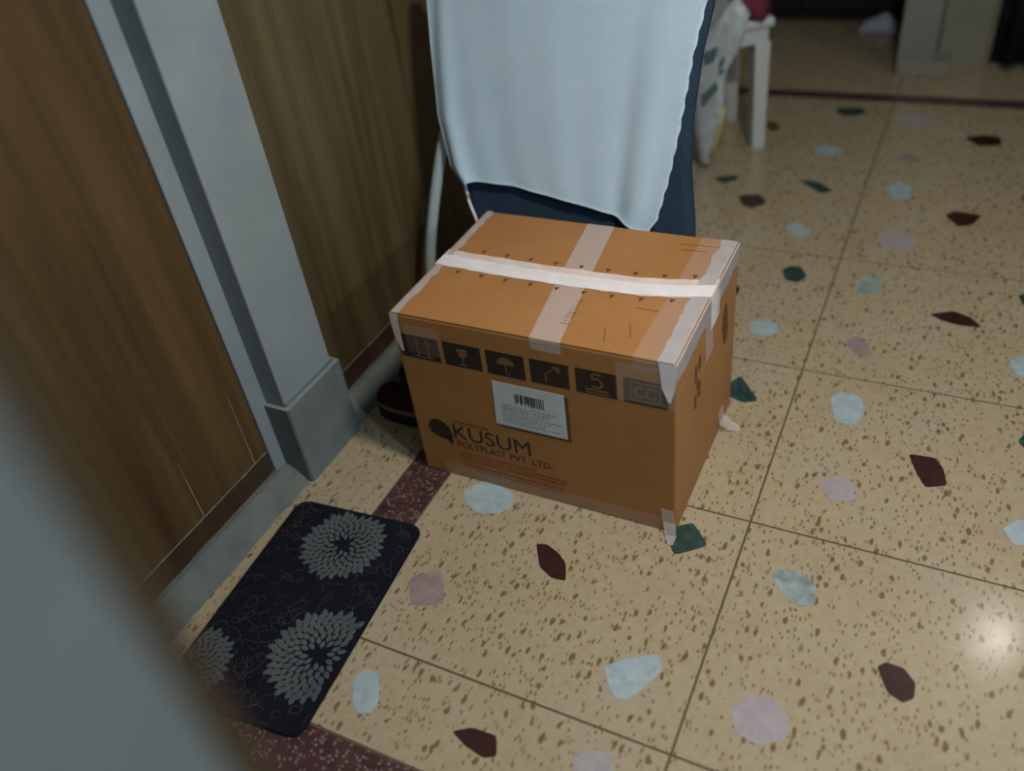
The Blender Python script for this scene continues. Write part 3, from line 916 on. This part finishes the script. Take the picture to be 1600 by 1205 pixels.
obj('cover_strap', tube(nb(), smoothpath([(-1.200, 1.900, 0.570), (-1.188, 1.880, 0.530), (-1.165, 1.850, 0.490), (-1.136, 1.824, 0.455), (-1.122, 1.814, 0.425)]), 0.0045, 6), M['tape'], ch, True)

# towel: front drop follows the photographed edges, over the back top and down behind
Lz = [(1.07, -1.200), (1.013, -1.208), (0.89, -1.221), (0.722, -1.233), (0.577, -1.217), (0.50, -1.168)]
Rz = [(1.07, -0.497), (1.018, -0.509), (0.904, -0.536), (0.743, -0.562), (0.617, -0.587), (0.499, -0.618), (0.457, -0.642)]
hem = [(0.0, 0.500), (0.025, 0.503), (0.055, 0.545), (0.10, 0.549), (0.30, 0.543), (0.56, 0.519), (0.77, 0.492), (0.86, 0.474), (0.93, 0.459), (1.0, 0.457)]


def interp(tab, x):
    tab = sorted(tab)
    if x <= tab[0][0]: return tab[0][1]
    for (a, b), (c, d) in zip(tab[:-1], tab[1:]):
        if x <= c:
            t = (x - a) / (c - a); return b + (d - b) * t
    return tab[-1][1]


bm = nb(); NU, NV = 72, 44; rows = []
for j in range(NV + 1):                                  # front, from the hem up
    r = []
    for i in range(NU + 1):
        u = i / NU; v = j / NV
        zb = interp(hem, u); z = zb + (1.066 - zb) * v
        a = interp(Lz, z); b = interp(Rz, z)
        x = a + (b - a) * u
        dr = 1 - v
        fold = (0.003 * math.sin(u * 13 + 1.0 + 0.8 * v) + 0.0012 * math.sin(u * 37 + 2.5 * v) + 0.009 * math.exp(-((u - 0.88) / 0.06) ** 2) - 0.006 * math.exp(-((u - 0.80) / 0.04) ** 2) + 0.012 * math.exp(-((u - 0.06) / 0.04) ** 2)) * (0.25 + 0.75 * dr)
        ruff = 0.0022 * math.sin(z * 130) * max(0, (u - 0.93) / 0.07)
        x += ruff * 0.8
        y = 1.882 - 0.016 * dr - fold - abs(ruff)
        if u < 0.06: y += 0.015 * (0.06 - u) / 0.06
        r.append(tuple(lean(x, z, min(y - 1.882, 0.004))))
    rows.append(r)
for k in range(1, 7):                                    # over the top
    a = math.pi * k / 6
    rows.append([(p[0], p[1] + 0.032 * (1 - math.cos(a)), p[2] + 0.018 * math.sin(a)) for p in rows[NV]])
for k in range(1, 13):
    rows.append([(-0.93 + (p[0] + 0.93) * (1 - 0.022 * k), p[1] + 0.066 - 0.006 * k + 0.003 * math.sin(i * .35), p[2] - 0.02 * k) for i, p in enumerate(rows[NV])])
vs = [[bm.verts.new(p) for p in r] for r in rows]
for a, b in zip(vs[:-1], vs[1:]):
    for i in range(NU): bm.faces.new((a[i], a[i + 1], b[i + 1], b[i]))
bmesh.ops.solidify(bm, geom=bm.faces, thickness=0.003)
tag(obj('towel', bm, M['towel'], None, True, at=(-0.86, 1.90, 0.46)), 'white towel draped over the navy chair back', 'towel')

# ------------------------------------------------------------------ stool, bag and cloth farther back
st = thing('stool', 'white plastic stool behind the towel covered chair', 'stool', (-0.933, 3.463, 0))
obj('seat', box(nb(), (-1.123, 3.273, 0.485), (-0.743, 3.653, 0.52), 0.012, 2), M['plastic'], st)
obj('apron', box(nb(), (-1.108, 3.288, 0.42), (-0.758, 3.638, 0.485), 0.006, 1), M['plastic'], st)
for sx, sy in ((-1, -1), (1, -1), (-1, 1), (1, 1)):
    bm = nb(); r = []
    for z, o_, w_ in ((0.0, 0.158, 0.024), (0.03, 0.157, 0.025), (0.43, 0.150, 0.030)):
        cx, cy = -0.933 + sx * o_, 3.463 + sy * o_
        r.append([bm.verts.new(q) for q in ((cx - w_, cy - w_, z), (cx + w_, cy - w_, z), (cx + w_, cy + w_, z), (cx - w_, cy + w_, z))])
    for a, b in zip(r[:-1], r[1:]):
        for k in range(4): bm.faces.new((a[k], a[(k + 1) % 4], b[(k + 1) % 4], b[k]))
    bm.faces.new(r[0][::-1]); bm.faces.new(r[-1])
    obj('leg', bm, M['plastic'], st)
st.rotation_euler.z = math.radians(-55)
bg = thing('bag', 'pale printed bag with yellow hem leaning against the white stool', 'bag', (-0.87, 3.16, 0))
BGY = 3.17


def ony(x, y, Y):
    d = ray(x, y); t = Y / d.y
    return Vector((d.x * t, Y, H + d.z * t))


out = [(p.x, p.z) for p in (ony(x, y, BGY) for x, y in ((1152, -8), (1118, 30), (1090, 66), (1080, 130), (1084, 205), (1096, 259.5), (1108, 260.5), (1120, 220), (1131, 180), (1136, 110), (1158, 72), (1172, 20)))]


def bagmesh(pts, y, th):
    b_ = nb(); n = len(pts); c = (sum(p[0] for p in pts) / n, sum(p[1] for p in pts) / n); rings = []
    for s, d in ((1.0, 0.0), (0.93, 0.55), (0.7, 0.9), (0.35, 1.0)):
        rings.append([[b_.verts.new((c[0] + (p[0] - c[0]) * s, y + sg * th * d + 0.006 * math.sin(i * 2.1) * d, c[1] + (p[1] - c[1]) * s)) for i, p in enumerate(pts)] for sg in (-1, 1)])
    for (f0, b0), (f1, b1) in zip(rings[:-1], rings[1:]):
        for i in range(n):
            k = (i + 1) % n
            b_.faces.new((f0[i], f0[k], f1[k], f1[i])); b_.faces.new((b0[i], b1[i], b1[k], b0[k]))
    b_.faces.new(rings[-1][0]); b_.faces.new(rings[-1][1][::-1])
    bmesh.ops.remove_doubles(b_, verts=b_.verts, dist=0.0005)
    return b_


obj('sack', bagmesh(out, BGY, 0.032), M['bag'], bg, True)
obj('yellow_hem', tube(nb(), [ony(x, y, BGY - 0.016) for x, y in ((1110, 246), (1116, 226), (1125, 196), (1130, 168))], 0.010, 8), M['bagyellow'], bg, True)
M['tealink'] = mat('teal_ink', (0.08, 0.13, 0.14), 0.5, 0.3)
for pts in (((1098, 84), (1122, 74), (1116, 96), (1100, 104)), ((1096, 150), (1118, 128), (1122, 140), (1098, 168)), ((1124, 96), (1133, 86), (1131, 112), (1123, 120))):
    obj('print', extr(nb(), [ony(x, y, BGY - 0.036) for x, y in pts], (0, 0.012, 0)), M['tealink'], bg)
bm = nb()
NX, NY = 14, 8; vv = []
for i in range(NX + 1):
    r = []
    for j in range(NY + 1):
        x = -0.86 + 0.16 * i / NX; y = 3.36 + 0.15 * j / NY
        r.append(bm.verts.new((x, y, 0.522 + 0.10 * math.sin(math.pi * i / NX) ** .5 * math.sin(math.pi * j / NY) ** .5 + 0.012 * math.sin(i * 1.9 + j * 1.3) * (0 < i < NX and 0 < j < NY))))
    vv.append(r)
for i in range(NX):
    for j in range(NY): bm.faces.new((vv[i][j], vv[i + 1][j], vv[i + 1][j + 1], vv[i][j + 1]))
bm.faces.new([vv[0][0]] + [vv[i][0] for i in range(1, NX + 1)] + [vv[NX][j] for j in range(1, NY + 1)] + [vv[i][NY] for i in range(NX - 1, -1, -1)] + [vv[0][j] for j in range(NY - 1, 0, -1)])
tag(obj('folded_cloth', bm, M['maroon_cloth'], None, True, at=(-0.78, 3.435, 0.522)), 'maroon cloth heaped on the white stool', 'cloth')

# ------------------------------------------------------------------ far end of the hall
cb = thing('low_cabinet', 'black brown low cabinet in the dark at the far end', 'cabinet', (-0.85, 5.3, 0))
obj('body', box(nb(), (-1.42, 5.07, 0.05), (-0.30, 5.55, 0.75), 0.006, 1), M['black_wood'], cb)
obj('plinth', box(nb(), (-1.40, 5.09, 0.0), (-0.32, 5.53, 0.05)), M['black_wood'], cb)
for a, b in ((-1.41, -0.865), (-0.855, -0.31)):
    d = obj('door', box(nb(), (a, 5.05, 0.07), (b, 5.069, 0.73), 0.003, 1), M['black_wood'], cb)
    kx = b - 0.05 if a < -1 else a + 0.05
    obj('knob', tube(nb(), [(kx, 5.05, 0.45), (kx, 5.03, 0.451)], 0.012, 10), M['knob'], d, True)
bm = nb(); vv = []
for i in range(13):
    r = []
    for j in range(9):
        u, v = i / 12, j / 8
        r.append(bm.verts.new((-0.53 + 0.20 * u, 4.88 + 0.13 * v, 0.002 + 0.075 * (math.sin(math.pi * u) * math.sin(math.pi * v)) ** .6 + (0.010 * math.sin(5 * u + 7 * v) + 0.008 * math.sin(13 * u)) * math.sin(math.pi * u) * math.sin(math.pi * v))))
    vv.append(r)
for i in range(12):
    for j in range(8): bm.faces.new((vv[i][j], vv[i + 1][j], vv[i + 1][j + 1], vv[i][j + 1]))
bm.faces.new([vv[i][0] for i in range(13)] + [vv[12][j] for j in range(1, 9)] + [vv[i][8] for i in range(11, -1, -1)] + [vv[0][j] for j in range(7, 0, -1)])
tag(obj('crumpled_cloth', bm, M['palecloth'], None, True, at=(-0.43, 4.945, 0.0)), 'pale blue crumpled cloth lying before the black cabinet', 'cloth')

cu = thing('curtain', 'dark purple curtain hanging beside the far pillar', 'curtain', (0.5, 4.40, 0.03))
bm = nb(); NU = 90; prof = []
for i in range(NU + 1):
    x = 0.10 + 0.90 * i / NU
    prof.append((x, 4.405 + 0.022 * math.sin(x * 62) + 0.008 * math.sin(x * 23)))
lo = [bm.verts.new((x, y, 0.035)) for x, y in prof]; md = [bm.verts.new((x, 4.405 + (y - 4.405) * .8, 1.1)) for x, y in prof]; hi = [bm.verts.new((x, 4.405 + (y - 4.405) * .5, 2.25)) for x, y in prof]
for a, b in ((lo, md), (md, hi)):
    for i in range(NU): bm.faces.new((a[i], a[i + 1], b[i + 1], b[i]))
bmesh.ops.solidify(bm, geom=bm.faces, thickness=0.003)
obj('cloth', bm, M['purple'], cu, True)
obj('rod', tube(nb(), [(0.05, 4.405, 2.27), (1.05, 4.405, 2.271)], 0.012, 10), M['steel'], cu, True)
for x in (0.12, 0.98):
    obj('bracket', box(nb(), (x - 0.01, 4.405, 2.26), (x + 0.01, 4.46, 2.28)), M['steel'], cu)

# ------------------------------------------------------------------ lamps (their own light)
lp = thing('ceiling_lamp', 'round cool white ceiling lamp above the hall', 'lamp', LAMP)
obj('housing', lathe(nb(), [(0.15, 0.03), (0.16, 0.05), (0.16, 0.16), (0.12, ZC - LAMP.z)], LAMP), M['white'], lp, True)
obj('diffuser', lathe(nb(), [(0.09, 0.012), (0.13, 0.016), (0.145, 0.03)], LAMP), emit('lamp_glow', LAMP_C, 6.0), lp, True)
ld = bpy.data.lights.new('lamp_light', 'AREA'); ld.shape = 'DISK'; ld.size = 0.26; ld.energy = LAMP_W; ld.color = LAMP_C
lo_ = bpy.data.objects.new('lamp_light', ld); COL.objects.link(lo_); lo_.parent = lp; lo_.location = (0, 0, 0.004)

wl = thing('wall_lamp', 'cool white lamp on the right wall', 'lamp', WALL)
obj('backplate', box(nb(), (WALL.x + 0.035, WALL.y - 0.06, WALL.z - 0.09), (2.029, WALL.y + 0.06, WALL.z + 0.09), 0.005, 1), M['white'], wl)
obj('shade', box(nb(), (WALL.x + 0.004, WALL.y - 0.085, WALL.z - 0.085), (WALL.x + 0.034, WALL.y + 0.085, WALL.z + 0.085), 0.008, 2), emit('wall_lamp_glow', WALL_C, 6.0), wl)
ld = bpy.data.lights.new('wall_lamp_light', 'AREA'); ld.shape = 'DISK'; ld.size = 0.16; ld.energy = WALL_W; ld.color = WALL_C
lo_ = bpy.data.objects.new('wall_lamp_light', ld); COL.objects.link(lo_); lo_.parent = wl; lo_.rotation_euler = (0, math.radians(90), 0)

bl = thing('pendant_bulb', 'small white bulb hanging farther down the hall', 'lamp', BULB)
obj('cord', tube(nb(), [(BULB.x, BULB.y, BULB.z + 0.10), (BULB.x, BULB.y + 0.001, ZC)], 0.004, 6), M['sole'], bl)
obj('holder', lathe(nb(), [(0.018, 0.045), (0.02, 0.06), (0.018, 0.10), (0.008, 0.105)], BULB, 14), M['white'], bl, True)
obj('bulb', lathe(nb(), [(0.006, -0.045), (0.028, -0.035), (0.042, -0.008), (0.042, 0.008), (0.030, 0.032), (0.018, 0.046)], BULB, 20), emit('bulb_glow', LAMP_C, BULB_W / (4 * math.pi * math.pi * 0.04 ** 2) * 1.0), bl, True)
